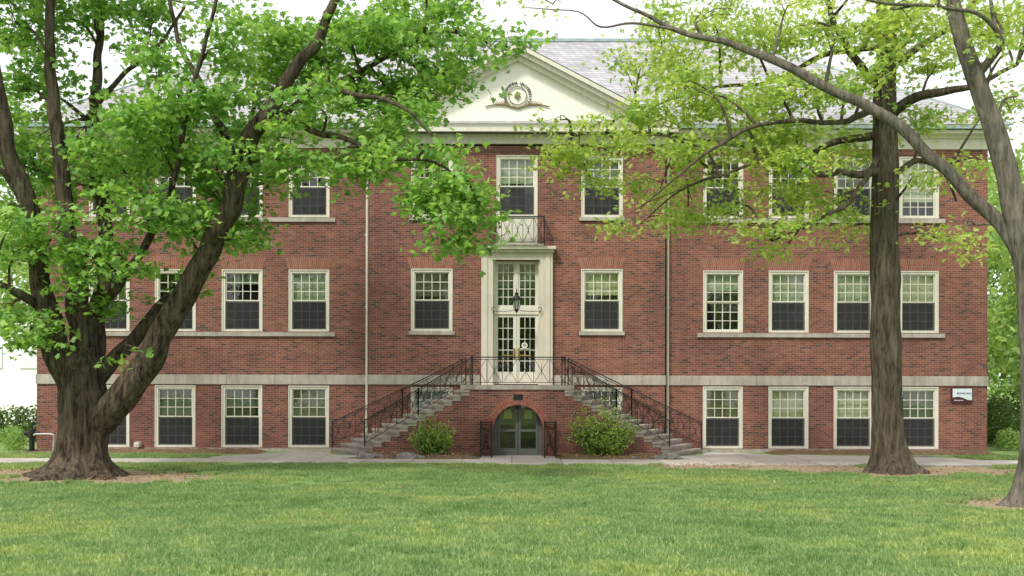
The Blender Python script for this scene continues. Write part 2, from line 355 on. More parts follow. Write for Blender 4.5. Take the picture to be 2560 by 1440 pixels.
# pavilion
xa,xb=fx(925),fx(1658)
PW=[(1027,1131),(1452,1556)]
ops=[]
for ci,(p,q) in enumerate(PW):
    for r,(t,bt) in enumerate(((390,542),(672,828),(968,1120))):
        a,b_,c,d=fx(p,YP),fx(q,YP),fz(bt,YP),fz(t,YP); ops.append((a,b_,c,d))
        k,fr_=[[(-1,.5),(3,.42),(5,.5)],[(4,.5),(2,.42),(4,.5)]][ci][r]
        window(a,b_,c,d,YP,k,fr_)
        if r<2: stone.box(a-.07,b_+.07,YP-.07,YP+.02,c-.13,c-.005)
        if r==1: jack(a,b_,d+.004,fz(643,YP),YP)
a,b_,c,d=fx(1240,YP),fx(1343,YP),fz(542,YP),fz(388,YP); ops.append((a,b_,fz(612,YP),d)); window(a,b_,c,d,YP,1,.45,True,True)
white.box(a+.002,b_-.002,YP+.03,YP+.1,fz(612,YP)+.002,c-.002); white.box(a+.1,b_-.1,YP+.015,YP+.03,fz(605,YP),c-.08)
dx0,dx1=fx(1232,YP),fx(1350,YP); ops.append((dx0,dx1,fz(962,YP),fz(650,YP)))
wall(xa,xb,-.3,ZTOP,YP,ops)
brick.poly([(xa,YP,-.3),(xa,YW,-.3),(xa,YW,ZTOP),(xa,YP,ZTOP)]); brick.poly([(xb,YP,-.3),(xb,YW,-.3),(xb,YW,ZTOP),(xb,YP,ZTOP)])
X0,X1,YB=fx(92),fx(2468),54.0
brick.poly([(X0,YW,-.3),(X0,YB,-.3),(X0,YB,ZTOP),(X0,YW,ZTOP)]); brick.poly([(X1,YW,-.3),(X1,YB,-.3),(X1,YB,ZTOP),(X1,YW,ZTOP)]); brick.poly([(X0,YB,-.3),(X1,YB,-.3),(X1,YB,ZTOP),(X0,YB,ZTOP)])
zb0,zb1=fz(962),fz(938)
def band(xs,xe,y,dz=0):
    n_=max(1,int((xe-xs)/1.5))
    for i in range(n_):
        a=xs+(xe-xs)*i/n_; b=xs+(xe-xs)*(i+1)/n_; o_=random.uniform(0,.004)
        stone.box(a+.004,b-.004,y-.04-o_,y+.02,zb0+dz,zb1+dz)
band(X0-.03,xa,YW); band(xb,X1+.03,YW)
band(xa-.03,fx(1200,YP),YP,.005); band(fx(1384,YP),xb+.03,YP,.005)
stone.box(X1,X1+.03,YW+.02,YB,zb0,zb1); stone.box(X0-.03,X0,YW+.02,YB,zb0,zb1)
for a,b_ in ((X0-.1,xa-.15),(xb+.15,X1+.1)):
    white.box(a,b_,YW-.05,YW+.2,ZTOP-.003,fz(345)); white.box(a-.08,b_,YW-.16,YW+.2,fz(345)+.001,fz(337)); white.box(a-.3,b_,YW-.42,YW+.2,fz(337)+.001,fz(329))
cop=MB(); cop.box(X0-.5,xa-.3,YW-.58,YW-.42,fz(329)+.02,fz(329)+.17); cop.box(xb+.3,X1+.5,YW-.58,YW-.42,fz(329)+.02,fz(329)+.17)
white.box(X1+.0,X1+.1,YW+.2,YB,ZTOP,fz(337)); white.box(X1+.1,X1+.45,YW-.3,YB+.4,fz(337),fz(329)+.01); white.box(X0-.1,X0,YW+.2,YB,ZTOP,fz(337)); white.box(X0-.45,X0-.1,YW-.3,YB+.4,fz(337),fz(329)+.01)
# pavilion entablature + pediment
pc=(xa+xb)/2; hw=(xb-xa)/2
white.box(xa-.04,xb+.04,YP-.05,YP+.3,fz(360,YP),fz(342,YP)); white.box(xa-.1,xb+.1,YP-.12,YP+.3,fz(342,YP)+.001,fz(334,YP))
ye=YP-.5; zB=2.36+(960-330)/73.6; zC=2.36+(960-319)/73.6
white.box(xa-.38,xb+.38,ye,YP+.3,zB+.02,zC)
white.box(xa-.25,xb+.25,ye+.18,YP+.3,fz(334,YP)+.001,zB+.02)
za=13.93; ex=hw+.42; sl=(za-zC)/ex
for s in (-1,1):
    for k,(yy,t0,t1) in enumerate(((ye-.04,0,.15),(ye+.08,.151,.30),(ye+.28,.301,.48))):
        P=[(pc,za-t0),(pc+s*(ex-t0/sl),zC+.003),(pc+s*(ex-t1/sl),zC+.003),(pc,za-t1)]
        white.prism_y(P,yy,YP+.25)
tymp=MB(); tymp.poly([(pc-ex+.3,YP-.02,zC-.02),(pc+ex-.3,YP-.02,zC-.02),(pc,YP-.02,za-.3)])
# roof
slate=MB(); ez=fz(329)+.16; rz=16.35; rx=9.5
e=[(X0-.6,YW-.6,ez),(X1+.6,YW-.6,ez),(X1+.6,YB+.6,ez),(X0-.6,YB+.6,ez)]; r0=(-rx,47,rz); r1=(rx,47,rz)
slate.poly([e[0],e[1],r1,r0]); slate.poly([e[1],e[2],r1]); slate.poly([e[2],e[3],r0,r1]); slate.poly([e[3],e[0],r0])
ybk=YW-.6+(za-ez)/(rz-ez)*(7.6)
for s in (-1,1): slate.poly([(pc,ye-.06,za+.02),(pc+s*(ex+.05),ye-.06,zC+.01),(pc+s*(ex+.05),YW-.3,zC+.01),(pc,ybk+.3,za+.02)])
cop.box(-rx,rx,46.9,47.1,rz-.03,rz+.09)
cop.beam((-rx,47,rz),e[0],.06); cop.beam((rx,47,rz),e[1],.06)
chim=MB(); chim.box(1.7,1.85,47,47.15,rz,rz+.35)
chim.obj('roof_vent',M_pipe,bld)
for px in (918,1668):
    x=fx(px); frames.beam((x,YW-.08,.1),(x,YW-.08,fz(345)),.05,8)
    for z in (2.5,5,7.5,9.8): frames.box(x-.08,x+.08,YW-.05,YW-.002,z,z+.05)
# door surround
sur=MB(); y0=YP-.14
ox0,ox1=fx(1203,YP),fx(1381,YP); zt=fz(632,YP); zl=2.33
for a,b_ in ((ox0,dx0),(dx1,ox1)):
    sur.box(a,b_,y0,YP+.02,zl,zt)
    m0=(a+.07 if a==ox0 else a+.2); sur.box(m0,m0+.14,y0-.03,y0,zl,zt-.1)
sur.box(dx0,dx1,y0,YP+.02,fz(650,YP),zt); sur.box(ox0-.04,ox1+.04,y0-.1,YP+.02,zt+.001,zt+.1); sur.box(ox0-.1,ox1+.1,y0-.2,YP+.02,zt+.101,zt+.2)
sur.box(dx0+.001,dx0+.06,y0+.1,YP+.34,zl,fz(650,YP)-.001); sur.box(dx1-.06,dx1-.001,y0+.1,YP+.34,zl,fz(650,YP)-.001)
sur.obj('door_surround',stonemat('door_limestone',(.64,.60,.51),.9,.84),bld)
dr=MB(); yd=YP+.2; A,B=dx0+.06,dx1-.06; zt1=fz(652,YP); zs0,zs1=fz(785,YP),fz(768,YP); mid=(A+B)/2
dr.box(A,B,yd-.04,yd+.06,zs0,zs1)
def leafdoor(x0,x1,z0,z1,rows_,br,tr=.1,st=.11):
    dr.box(x0,x0+st,yd,yd+.05,z0,z1); dr.box(x1-st,x1,yd,yd+.05,z0,z1); dr.box(x0+st,x1-st,yd,yd+.05,z1-tr,z1); dr.box(x0+st,x1-st,yd,yd+.05,z0,z0+br)
    a,b_,c,d=x0+st,x1-st,z0+br,z1-tr
    for i in (1,2): xx=a+(b_-a)*i/3; dr.box(xx-.012,xx+.012,yd+.01,yd+.04,c,d)
    for i in range(1,rows_): zz=c+(d-c)*i/rows_; dr.box(a,b_,yd+.012,yd+.038,zz-.012,zz+.012)
    glass.poly([(a,yd+.045,c),(b_,yd+.045,c),(b_,yd+.045,d),(a,yd+.045,d)])
for x0,x1 in ((A,mid-.004),(mid+.004,B)):
    leafdoor(x0,x1,zs1+.001,zt1,5,.08); leafdoor(x0,x1,zl+.03,zs0-.001,5,.42)
dr.box(mid-.06,mid+.06,yd-.03,yd-.001,zs1+.01,zt1)
dr.obj('entrance_doors',M_white,bld)
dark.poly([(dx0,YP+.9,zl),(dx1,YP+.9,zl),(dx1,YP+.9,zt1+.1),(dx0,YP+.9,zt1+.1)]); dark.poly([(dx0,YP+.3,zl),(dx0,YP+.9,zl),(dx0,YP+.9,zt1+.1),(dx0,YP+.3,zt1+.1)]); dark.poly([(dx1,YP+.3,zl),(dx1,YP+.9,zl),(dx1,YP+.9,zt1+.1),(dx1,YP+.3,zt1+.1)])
for x0,x1 in ((A+.1,mid-.1),(mid+.1,B-.1)): bl[0].poly([(x0,YP+.45,zs1+.75),(x1,YP+.45,zs1+.75),(x1,YP+.45,zt1),(x0,YP+.45,zt1)]); bl[4].poly([(x0,YP+.5,zs1-.3),(x1,YP+.5,zs1-.3),(x1,YP+.5,zs1+.8),(x0,YP+.5,zs1+.8)])
br=MB()
for s in (-1,1):
    br.beam((mid+s*.07,yd-.06,zl+.9),(mid+s*.07,yd-.06,zl+1.25),.016,8); br.box(mid+s*.07-.035,mid+s*.07+.035,yd-.012,yd-.001,zl+.88,zl+1.27)
    br.box(mid+s*.2-(.1 if s>0 else .3),mid+s*.2+(.3 if s>0 else .1),yd-.02,yd-.005,zl+1.0,zl+1.04)
br.obj('door_handles',M_brass,bld)
nt_=MB(); wx,wz=mid+.28,zl+1.36
for k in range(20):
    t0,t1=2*math.pi*k/20,2*math.pi*(k+1)/20; nt_.beam((wx+.085*math.cos(t0),yd-.03,wz+.085*math.sin(t0)),(wx+.085*math.cos(t1),yd-.03,wz+.085*math.sin(t1)),.022,5)
nt_.box(wx-.15,wx+.15,yd-.02,yd-.005,wz-.13,wz-.10); nt_.obj('door_wreath',M_tymp,bld)
nt_=MB(); nt_.prism_y([(wx+.06*math.cos(k),wz+.06*math.sin(k)) for k in np.linspace(0,2*math.pi,13)[:-1]],yd-.035,yd-.01); nt_.obj('door_wreath_centre',blinds[3],bld)
def railing(mb,p,q,h,units,r=.0125,posts=True,gap=.08):
    p=Vector(p);q=Vector(q); up=Vector((0,0,1))
    mb.beam(p+up*h,q+up*h,r*2.0); mb.beam(p+up*(h-.07),q+up*(h-.07),r); mb.beam(p+up*gap,q+up*gap,r*1.1)
    if posts: mb.beam(p-up*.02,p+up*(h+.05),.028); mb.beam(q-up*.02,q+up*(h+.05),.028)
    for i in range(units):
        a=p.lerp(q,i/units); b=p.lerp(q,(i+1)/units); lo=up*gap; hi=up*(h-.07); w=(b-a)
        a2=a+w*.18; b2=b-w*.18
        if i>0: mb.beam(a+lo,a+hi,r)
        mb.beam(a+w*.06+lo,b2+w*.12+hi,r*.85); mb.beam(b-w*.06+lo,a2-w*.12+hi,r*.85)
        c=(a+b)/2
        mb.beam(c+up*(gap+(h-gap)*.28),c+up*(gap+(h-gap)*.66),r*.9)
ir=MB(); za_,zb_=fz(612,YP-.3),fz(543,YP-.3)
bx0,bx1=fx(1226,YP-.4),fx(1360,YP-.4)
railing(ir,(bx0,YP-.45,za_),(bx1,YP-.45,za_),zb_-za_,5); railing(ir,(bx0,YP-.02,za_),(bx0,YP-.45,za_),zb_-za_,2,posts=False); railing(ir,(bx1,YP-.02,za_),(bx1,YP-.45,za_),zb_-za_,2,posts=False)
ir.obj('balcony_railing',M_iron,bld)
bs=MB(); bs.box(bx0,bx1,YP-.36,YP-.01,fz(617,YP),fz(612,YP)-.01); bs.obj('balcony_slab',M_stone,bld)
# lantern
ln=MB(); lx,ly=fx(1291,YP-.5),YP-.55; lz=fz(778,YP-.5)
ln.beam((lx,ly,lz),(lx,ly,lz+.06),.06,6,.09)
for k in range(6):
    t=k*math.pi/3; ln.beam((lx+.09*math.cos(t),ly+.09*math.sin(t),lz+.06),(lx+.15*math.cos(t),ly+.15*math.sin(t),lz+.38),.012)
ln.beam((lx,ly,lz+.38),(lx,ly,lz+.42),.19,6); ln.beam((lx,ly,lz+.42),(lx,ly,lz+.56),.17,6,.05); ln.beam((lx,ly,lz+.56),(lx,ly,lz+.62),.07,6,.07); ln.beam((lx,ly,lz+.62),(lx,ly,lz+.8),.025,6,.006)
ln.beam((lx,ly,lz-.06),(lx,ly,lz),.02,6,.05)
zb=lz+.02
for s in (-1,1):
    pts=[(lx+s*.1,ly,zb),(lx+s*.45,ly+.1,zb-.03),(lx+s*.78,ly+.3,zb+.0)]
    for k in range(9): t=k/8*1.6*math.pi; r=.09*(1-k/11); pts.append((lx+s*(.78+r*math.sin(t)),ly+.32,zb+.09-r*math.cos(t)))
    for a,b_ in zip(pts,pts[1:]): ln.beam(a,b_,.013)
    ln.beam((lx+s*.78,ly+.3,zb),(lx+s*.8,YP-.1,zb-.06),.013)
ln.obj('entrance_lantern',M_iron,bld)
lg=MB(); lg.beam((lx,ly,lz+.062),(lx,ly,lz+.375),.075,6,.13); lg.obj('lantern_glass',M_pipe,bld)
# plain stand-in ornament + lettering
em=MB(); ecx,ecz=fx(1292,YP),fz(240,YP); ey=YP-.06
def ringp(mb,R,r,n=40):
    for k in range(n):
        t0,t1=2*math.pi*k/n,2*math.pi*(k+1)/n; mb.beam((ecx+R*math.cos(t0),ey,ecz+R*math.sin(t0)),(ecx+R*math.cos(t1),ey,ecz+R*math.sin(t1)),r)
ringp(em,.31,.018)
em.prism_y([(ecx-.11,ecz),(ecx,ecz-.15),(ecx+.11,ecz),(ecx,ecz+.15)],ey-.02,ey+.02)
for s in (-1,1):
    pr=None
    for k in range(13):
        t=k/12; p=(ecx+s*1.1*t,ey,ecz-.44+.13*math.sin(t*math.pi*.85))
        if pr: em.beam(pr,p,.032*(1.15-t*.5))
        pr=p
    for k in range(8):
        t=k/7; x=.26+.5*t; z=-.33+.03*math.sin(t*3)
        em.beam((ecx+s*x,ey-.01,ecz+z),(ecx+s*(x+.1),ey-.02,ecz+z+.15-.07*t),.026,4,.006)
em.obj('pediment_ornament',M_gold,bld)
def letter(ch,loc,size,mat,name,rotz=0,align='CENTER',ext=.008):
    cu=bpy.data.curves.new(name,'FONT'); cu.body=ch; cu.size=size; cu.extrude=ext; cu.offset=size*.02; cu.align_x=align; cu.align_y='CENTER'; cu.materials.append(mat)
    o=bpy.data.objects.new(name,cu); sc.collection.objects.link(o)
    o.matrix_world=Matrix.Translation(loc)@Matrix.Rotation(rotz,4,'Y')@Matrix.Rotation(math.pi/2,4,'X'); return o
txt='SUSQUEHANNA UNIVERSITY'
for i,ch in enumerate(txt):
    if ch==' ': continue
    th_=math.radians(-118+236*i/(len(txt)-1)); R=.43
    o=letter(ch,(ecx+R*math.sin(th_),ey,ecz+R*math.cos(th_)),.135,M_iron,'pediment_letter_%d'%i,th_); mw=o.matrix_world.copy(); o.parent=bld; o.matrix_parent_inverse=Matrix.Translation(bld.location).inverted(); o.matrix_basis=mw
brick.obj('brick_walls',M_brick,bld); sold.obj('jack_arches',M_vous,bld); mort.obj('jack_arch_mortar',M_mortar,bld); stone.obj('stone_band_and_sills',M_stone,bld); white.obj('cornice_and_pediment',M_white,bld)
tymp.obj('pediment_face',M_tymp,bld); slate.obj('slate_roof',M_slate,bld); cop.obj('copper_gutter_and_ridge',M_copper,bld)
frames.obj('window_frames',M_white,bld); mute.obj('lower_sash_bars',M_mute,bld); glass.obj('window_glass',M_glass,bld); screen.obj('window_screens',M_screen,bld); dark.obj('room_interiors',M_dark,bld)
for i,q in enumerate(bl):
    if q.f: q.obj('window_shades_%d'%i,blinds[i],bld)
# sign
sg=empty('building_sign',(fx(2403),YW-.05,fz(986)))
sb=MB(); sb.box(fx(2377),fx(2430),YW-.06,YW-.002,fz(1005),fz(967)); sb.obj('board',M_maroon,sg)
sp=MB(); a,b_,t_,m_=fx(2380),fx(2428),fz(969),fz(990)
sp.prism_y([(a,t_),(b_,t_),(b_,fz(998)),(b_-.15,fz(997)),(b_-.3,fz(992)),(b_-.45,fz(989)),(a,fz(991))],YW-.068,YW-.0605); sp.obj('panel',M_signw,sg)
for tx,loc,sz,mt in (('BOGAR HALL',(fx(2409),YW-.07,fz(981)),.085,M_iron),('Susquehanna',(fx(2395),YW-.062,fz(998)),.06,M_signw)):
    o=letter(tx,loc,sz,mt,'lettering',ext=.002); mw=o.matrix_world.copy(); o.parent=sg; o.matrix_parent_inverse=Matrix.Translation(sg.location).inverted(); o.matrix_basis=mw
# ============================================================ STAIRCASE
st=empty('entrance_staircase',(.17,38.4,0)); xc=.17; yf=37.4; yb=39.59; H=2.33; n=14; rise=H/n
steps=MB(); wallm=MB()
Xf=lambda i:1.55+.285*i; Xb=lambda i:1.85+.35*i
steps.box(xc-1.85,xc+1.85,yf-.04,yb,H-.15,H-.001)
for s in (-1,1):
    for i in range(1,n):
        z1=H-rise*i
        f0,f1=Xf(i-1)-.02,Xf(i)+.02; b0,b1=Xb(i-1)-.02,Xb(i)+.02
        P=[(xc+s*f0,yf-.035),(xc+s*f1,yf-.035),(xc+s*b1,yb),(xc+s*b0,yb)]
        if s<0: P=P[::-1]
        steps.prism_z(P,z1-.075,z1)
        P=[(xc+s*(f0+.02),yf-.012),(xc+s*(f1-.045),yf-.012),(xc+s*(b1-.045),yb),(xc+s*(b0+.02),yb)]
        if s<0: P=P[::-1]
        steps.prism_z(P,z1-rise-.02,z1-.076)
ar=.80; azs=fz(1073,37.5); acx=.2
out=[]
for i in range(n,0,-1):
    z=H-rise*i-.03
    out+= [(xc-Xf(i)+.03,z-.02),(xc-Xf(i-1)+.03,z-.02)]
L_=[( xc-Xf(n)+.03,-.2)]+out+[(xc-1.5,H-.15)]
R_=[(2*xc-x,z) for x,z in reversed(L_)]
arch=[(acx+ar*math.cos(t),azs+ar*.98*math.sin(t)) for t in [math.pi*k/24 for k in range(25)]]
poly=L_+R_+[(acx+ar,-.2)]+arch+[(acx-ar,-.2)]
pp=[]
for p in poly:
    if not pp or (abs(p[0]-pp[-1][0])+abs(p[1]-pp[-1][1]))>1e-4: pp.append(p)
wallm.poly([(x,yf,z) for x,z in pp])
ap=[(acx+ar,-.2)]+arch+[(acx-ar,-.2)]
for a,b_ in zip(ap,ap[1:]): wallm.poly([(a[0],yf,a[1]),(b_[0],yf,b_[1]),(b_[0],yf+.5,b_[1]),(a[0],yf+.5,a[1])])
wallm.obj('brick_wall',M_brick,st)
vs=MB()
for k in range(30):
    t0=math.pi*k/30+.010; t1=math.pi*(k+1)/30-.010
    for r0_,r1_ in ((0,.115),(.125,.24)):
        vs.prism_y([(acx+r*math.cos(t),azs+r*math.sin(t)) for r,t in ((ar+r0_,t0),(ar+r0_,t1),(ar+r1_,t1),(ar+r1_,t0))],yf-.012,yf+.01)
vs.obj('arch_bricks',M_vous,st)
pl=MB(); pl.box(acx-.15,acx+.15,yf-.02,yf-.001,fz(1000,yf),fz(986,yf)); pl.obj('plaque',M_iron,st)
steps.obj('stone_steps',M_step,st)
yl=yf+.35
lg=MB(); lg.prism_y([(acx-ar,0)]+[(acx+ar*math.cos(t),azs+ar*math.sin(t)) for t in [math.pi-math.pi*k/24 for k in range(25)]]+[(acx+ar,0)],yl+.09,yl+.12); lg.obj('basement_door_interior',M_dark,st)
ld=MB(); gl=MB()
for s in (-1,1):
    x0,x1=(acx-.66,acx-.01) if s<0 else (acx+.01,acx+.66)
    for (a,b_,c,d) in ((x0,x0+.075,0.02,1.74),(x1-.075,x1,0.02,1.74),(x0+.075,x1-.075,.02,.24),(x0+.075,x1-.075,.80,.88),(x0+.075,x1-.075,1.67,1.74)): ld.box(a,b_,yl,yl+.045,c,d)
    gl.poly([(x0+.075,yl+.03,.24),(x1-.075,yl+.03,.24),(x1-.075,yl+.03,1.67),(x0+.075,yl+.03,1.67)])
    xx=acx+s*.73; ld.box(xx-.06,xx+.06,yl-.01,yl+.045,0.02,1.35)
    ld.beam((acx,yl+.02,1.75),(acx+s*.5,yl+.02,azs+ar*.72),.018)
ld.box(acx-.67,acx+.67,yl-.01,yl+.045,1.741,1.79)
ld.obj('basement_doors',M_door,st); gl.obj('basement_door_glass',M_glass,st)
lp=MB()
for s in (-1,1): lp.box(acx+s*.34-.13,acx+s*.34+.13,yl+.05,yl+.06,1.22,1.52)
lp.obj('door_notices',M_paper,st)
rl=MB(); hR=.9
railing(rl,(xc-1.5,yf+.03,H),(xc+1.55,yf+.03,H),hR,6)
for s in (-1,1):
    i1=12.3
    def fp(i,y=yf+.03): return (xc+s*(Xf(i)-.1),y,H-rise*i-.02 if i>0 else H)
    def bp(i): return (xc+s*(Xb(i)-.1),yb-.22,H-rise*i-.02 if i>0 else H)
    railing(rl,fp(0),fp(6.2),hR,5,gap=.17); railing(rl,fp(6.2),fp(i1),hR,5,gap=.17)
    railing(rl,bp(0),bp(6.2),hR,5,gap=.17); railing(rl,bp(6.2),bp(13),hR,6,gap=.17)
    xr=acx+s*.86
    railing(rl,(acx+s*1.2,yf-.12,.02),(xr,yf-.12,.02),1.1,1,r=.015); railing(rl,(xr,yf-.12,.02),(xr-s*.02,yf-.95,.02),1.1,3,r=.015)
    railing(rl,(acx+s*1.2,yf-.12,.02),(acx+s*1.2,yf-.7,.02),1.1,2,r=.015)
rl.obj('iron_railings',M_iron,st)
# ============================================================ GROUND
T1=F(205,1192,29); T2=F(2225,1182,31); T3=F(2600,1262,22.5)
bases=[(T1.x,29.0,2.5),(T2.x,31.0,1.9),(T3.x,22.5,1.8),(T2.x-2.0,32.2,2.2),(T2.x-5,32.7,1.5),(T2.x+2.4,31.6,1.8),(T1.x+2.0,28.6,1.7),(T1.x-2,30,1.6)]
m,nt,o=newmat('grass_lawn'); co=objco(nt)
n1=noise_out(nt,co,.25,6,.65); n2=noise_out(nt,co,2.5,6,.7); n3=noise_out(nt,scaled(nt,co,(1,.35,1)),30,4,.7)
col=ramp(nt,n1,[(.3,(.19,.29,.10)),(.5,(.24,.35,.12)),(.7,(.32,.40,.15))])
col=mix(nt,1.0,col,ramp(nt,n2,[(.3,(.78,.82,.78)),(.7,(1.1,1.08,1.1))]),'MULTIPLY')
col=mix(nt,1.0,col,ramp(nt,n3,[(.3,(.65,.68,.65)),(.7,(1.15,1.15,1.15))]),'MULTIPLY')
soil=mix(nt,noise_out(nt,co,6,5,.7),(.20,.145,.095),(.44,.35,.245))
acc=None
for bx,by,br_ in bases:
    sub=N(nt,'ShaderNodeVectorMath',operation='DISTANCE'); L(nt,co,sub.inputs[0]); sub.inputs[1].default_value=(bx,by,0)
    mr=N(nt,'ShaderNodeMapRange'); L(nt,sub.outputs['Value'],mr.inputs[0]); mr.inputs[1].default_value=br_*.35; mr.inputs[2].default_value=br_*1.35; mr.inputs[3].default_value=1; mr.inputs[4].default_value=0
    if acc is None: acc=mr.outputs[0]
    else:
        mx=N(nt,'ShaderNodeMath',operation='MAXIMUM'); L(nt,acc,mx.inputs[0]); L(nt,mr.outputs[0],mx.inputs[1]); acc=mx.outputs[0]
nn_=N(nt,'ShaderNodeMath',operation='MULTIPLY_ADD'); L(nt,noise_out(nt,co,1.8,6,.7),nn_.inputs[0]); nn_.inputs[1].default_value=1.8; nn_.inputs[2].default_value=-.85
s_=N(nt,'ShaderNodeMath',operation='ADD'); L(nt,acc,s_.inputs[0]); L(nt,nn_.outputs[0],s_.inputs[1])
fac=ramp(nt,s_.outputs[0],[(.35,(0,0,0)),(.65,(1,1,1))])
col=mix(nt,fac,col,soil)
finish(nt,o,col,.95,n3,.6,.03,spec=.1); M_grass=m
g=MB(); g.poly([(-400,-60,0),(400,-60,0),(400,700,0),(-400,700,0)]); g.obj('ground',M_grass)
sw=MB(); sw.box(-40,40,33.5,35.7,-.1,.03)
sw.obj('sidewalk',M_walk)
apn=MB()
Lp=[(-10.2,35.71),(-5.3,35.71),(-5.0,36.6),(-4.9,37.35),(-5.9,37.9),(-6.3,39.4),(-7.4,39.5),(-8.2,38.2)]
apn.prism_z(Lp,-.1,.034); apn.prism_z([(2*xc-x,y) for x,y in reversed(Lp)],-.1,.034)
apn.prism_z([(9.4,35.71),(14.5,35.71),(14,37.0),(9.0,38.4)],-.1,.030)
apn.obj('entrance_walk',M_walk)
def mound(x0,x1,y0,y1,h,nx=90,ny=16):
    mb=MB()
    for j in range(ny+1):
        for i in range(nx+1):
            x=x0+(x1-x0)*i/nx; y=y0+(y1-y0)*j/ny; e_=min(1,(j/ny)*3,(i/nx)*14,(1-i/nx)*14)
            mb.v.append((x,y,-.03+(h*(j/ny)**.8+.055)*e_+(.03*noise.noise(Vector((x*4,y*4,0)))+.02*noise.noise(Vector((x*12,y*12,3))))*e_))
    for j in range(ny):
        for i in range(nx): k=j*(nx+1)+i; mb.f.append([k,k+1,k+nx+2,k+nx+1])
    return mb
mound(-4.75,acx-1.25,35.72,yf+.05,.14).obj('mulch_bed',M_mulch,None,True)
mound(acx+1.25,5.1,35.72,yf+.05,.14).obj('mulch_bed.001',M_mulch,None,True)
mound(-17,-8.3,38.2,40.0,.08).obj('mulch_bed.002',M_mulch,None,True)
mound(8.6,16.8,38.6,40.0,.08).obj('mulch_bed.003',M_mulch,None,True)
dm=MB(); dm.box(acx-1.2,acx+1.2,35.71,yf+.45,-.1,.022); dm.obj('basement_entry_walk',M_walk)
rk=MB()
def rock(x,y,z,s):
    b=len(rk.v); n1_=7
    for lvl,(rr,zz) in enumerate(((1,0),(.95,.35),(.55,.62))):
        for k in range(n1_):
            t=2*math.pi*k/n1_; r=s*rr*random.uniform(.75,1.1); rk.v.append((x+r*1.25*math.cos(t),y+r*math.sin(t),z+s*zz*random.uniform(.8,1.1)-.02))
    for l in range(2):
        for k in range(n1_): j=(k+1)%n1_; a=b+l*n1_; rk.f.append([a+k,a+j,a+n1_+j,a+n1_+k])
    rk.f.append([b+2*n1_+k for k in range(n1_)])
for x,y,s in ((-4.6,36.2,.28),(-4.2,36.4,.18),(-3.3,36.1,.30),(-2.9,36.2,.16),(5.0,36.4,.3),(4.6,36.1,.18),(-1.2,36.2,.1),(3.9,36.2,.14)): rock(x,y,.04,s)
for k in range(900):
    if k%2: x=random.uniform(10,19); y=33.45+random.gauss(-.12,.14)
    else: x=random.choice([random.uniform(-14,-8),random.uniform(9,16)]); y=35.85+abs(random.gauss(0,.25))+(1.9 if x>0 and x<14 else 0)
    rock(x,y,.0,random.uniform(.03,.085))
rk.obj('landscape_rocks',M_rock)
C=[]
for bx,by,br_ in bases+[(-3,36.5,1.8),(3.3,36.5,1.8)]:
    k=320; a=rng.uniform(0,2*math.pi,k); r=br_*np.sqrt(rng.uniform(0,1,k))*1.15; C.append(np.stack([bx+r*np.cos(a),by+r*np.sin(a)*.8,np.full(k,.04 if by<36 else .16)],1))
k=500; C.append(np.stack([rng.uniform(-13,13,k),rng.uniform(20,33,k),np.full(k,.07)],1))
C=np.concatenate(C); C=C[(C[:,1]<37.2)]
leaves('fallen_leaves',C,SIMPLE,.04,.1,M_dead,None,3)
# grass blades
gp=empty('lawn_grass',(0,20,0))
m,nt,o=newmat('grass_blade'); g_=N(nt,'ShaderNodeNewGeometry')
c=ramp(nt,g_.outputs['Random Per Island'],[(0,(.18,.30,.10)),(.5,(.31,.46,.165)),(.85,(.46,.60,.27)),(1,(.64,.64,.42))])
n1=noise_out(nt,g_.outputs['Position'],.20,5,.65)
c=mix(nt,1.0,c,ramp(nt,n1,[(.35,(.76,.85,.79)),(.5,(1,1,1)),(.64,(1.34,1.18,1.0))]),'MULTIPLY')
n1=noise_out(nt,g_.outputs['Position'],1.6,5,.7)
c=mix(nt,1.0,c,ramp(nt,n1,[(.35,(.74,.81,.77)),(.62,(1.1,1.06,1.06))]),'MULTIPLY')
d=N(nt,'ShaderNodeBsdfDiffuse'); L(nt,c,d.inputs[0]); t=N(nt,'ShaderNodeBsdfTranslucent'); L(nt,c,t.inputs[0]); x=N(nt,'ShaderNodeMixShader'); x.inputs[0].default_value=.5
L(nt,d.outputs[0],x.inputs[1]); L(nt,t.outputs[0],x.inputs[2]); L(nt,x.outputs[0],o.inputs[0]); M_blade=m
def tuft(name,nb,rad,hmin,hmax,loc):
    mb=MB()
    for k in range(nb):
        a=random.uniform(0,6.28); r=rad*math.sqrt(random.random()); x,y=r*math.cos(a),r*math.sin(a); h=random.uniform(hmin,hmax); t=random.uniform(0,6.28); w=random.uniform(.004,.0095)
        l=h*random.uniform(.1,1.1); dx,dy=math.cos(t),math.sin(t); lx_,ly_=random.uniform(-1,1)*l,random.uniform(-1,1)*l
        b=len(mb.v); mb.v+=[(x-dx*w,y-dy*w,-.005),(x+dx*w,y+dy*w,-.005),(x+dx*w*.8+lx_*.4,y+dy*w*.8+ly_*.4,h*.6),(x-dx*w*.8+lx_*.4,y-dy*w*.8+ly_*.4,h*.6),(x+lx_,y+ly_,h)]
        mb.f+= [[b,b+1,b+2,b+3],[b+3,b+2,b+4]]
    me=bpy.data.meshes.new(name); me.from_pydata(mb.v,[],mb.f); me.materials.append(M_blade); o=bpy.data.objects.new(name,me); sc.collection.objects.link(o); o.parent=gp; o.location=loc; return o
tf=tuft('tuft',105,.18,.03,.09,(0,-2.5,0))
pts=[]; dens=36
tot=int(dens*0.93*(33.4**2-12.5**2)/2+dens*4*21)
ys=np.sqrt(rng.uniform(12.5**2,33.45**2,tot)); xs=rng.uniform(-1,1,tot)*(ys*.465+2)
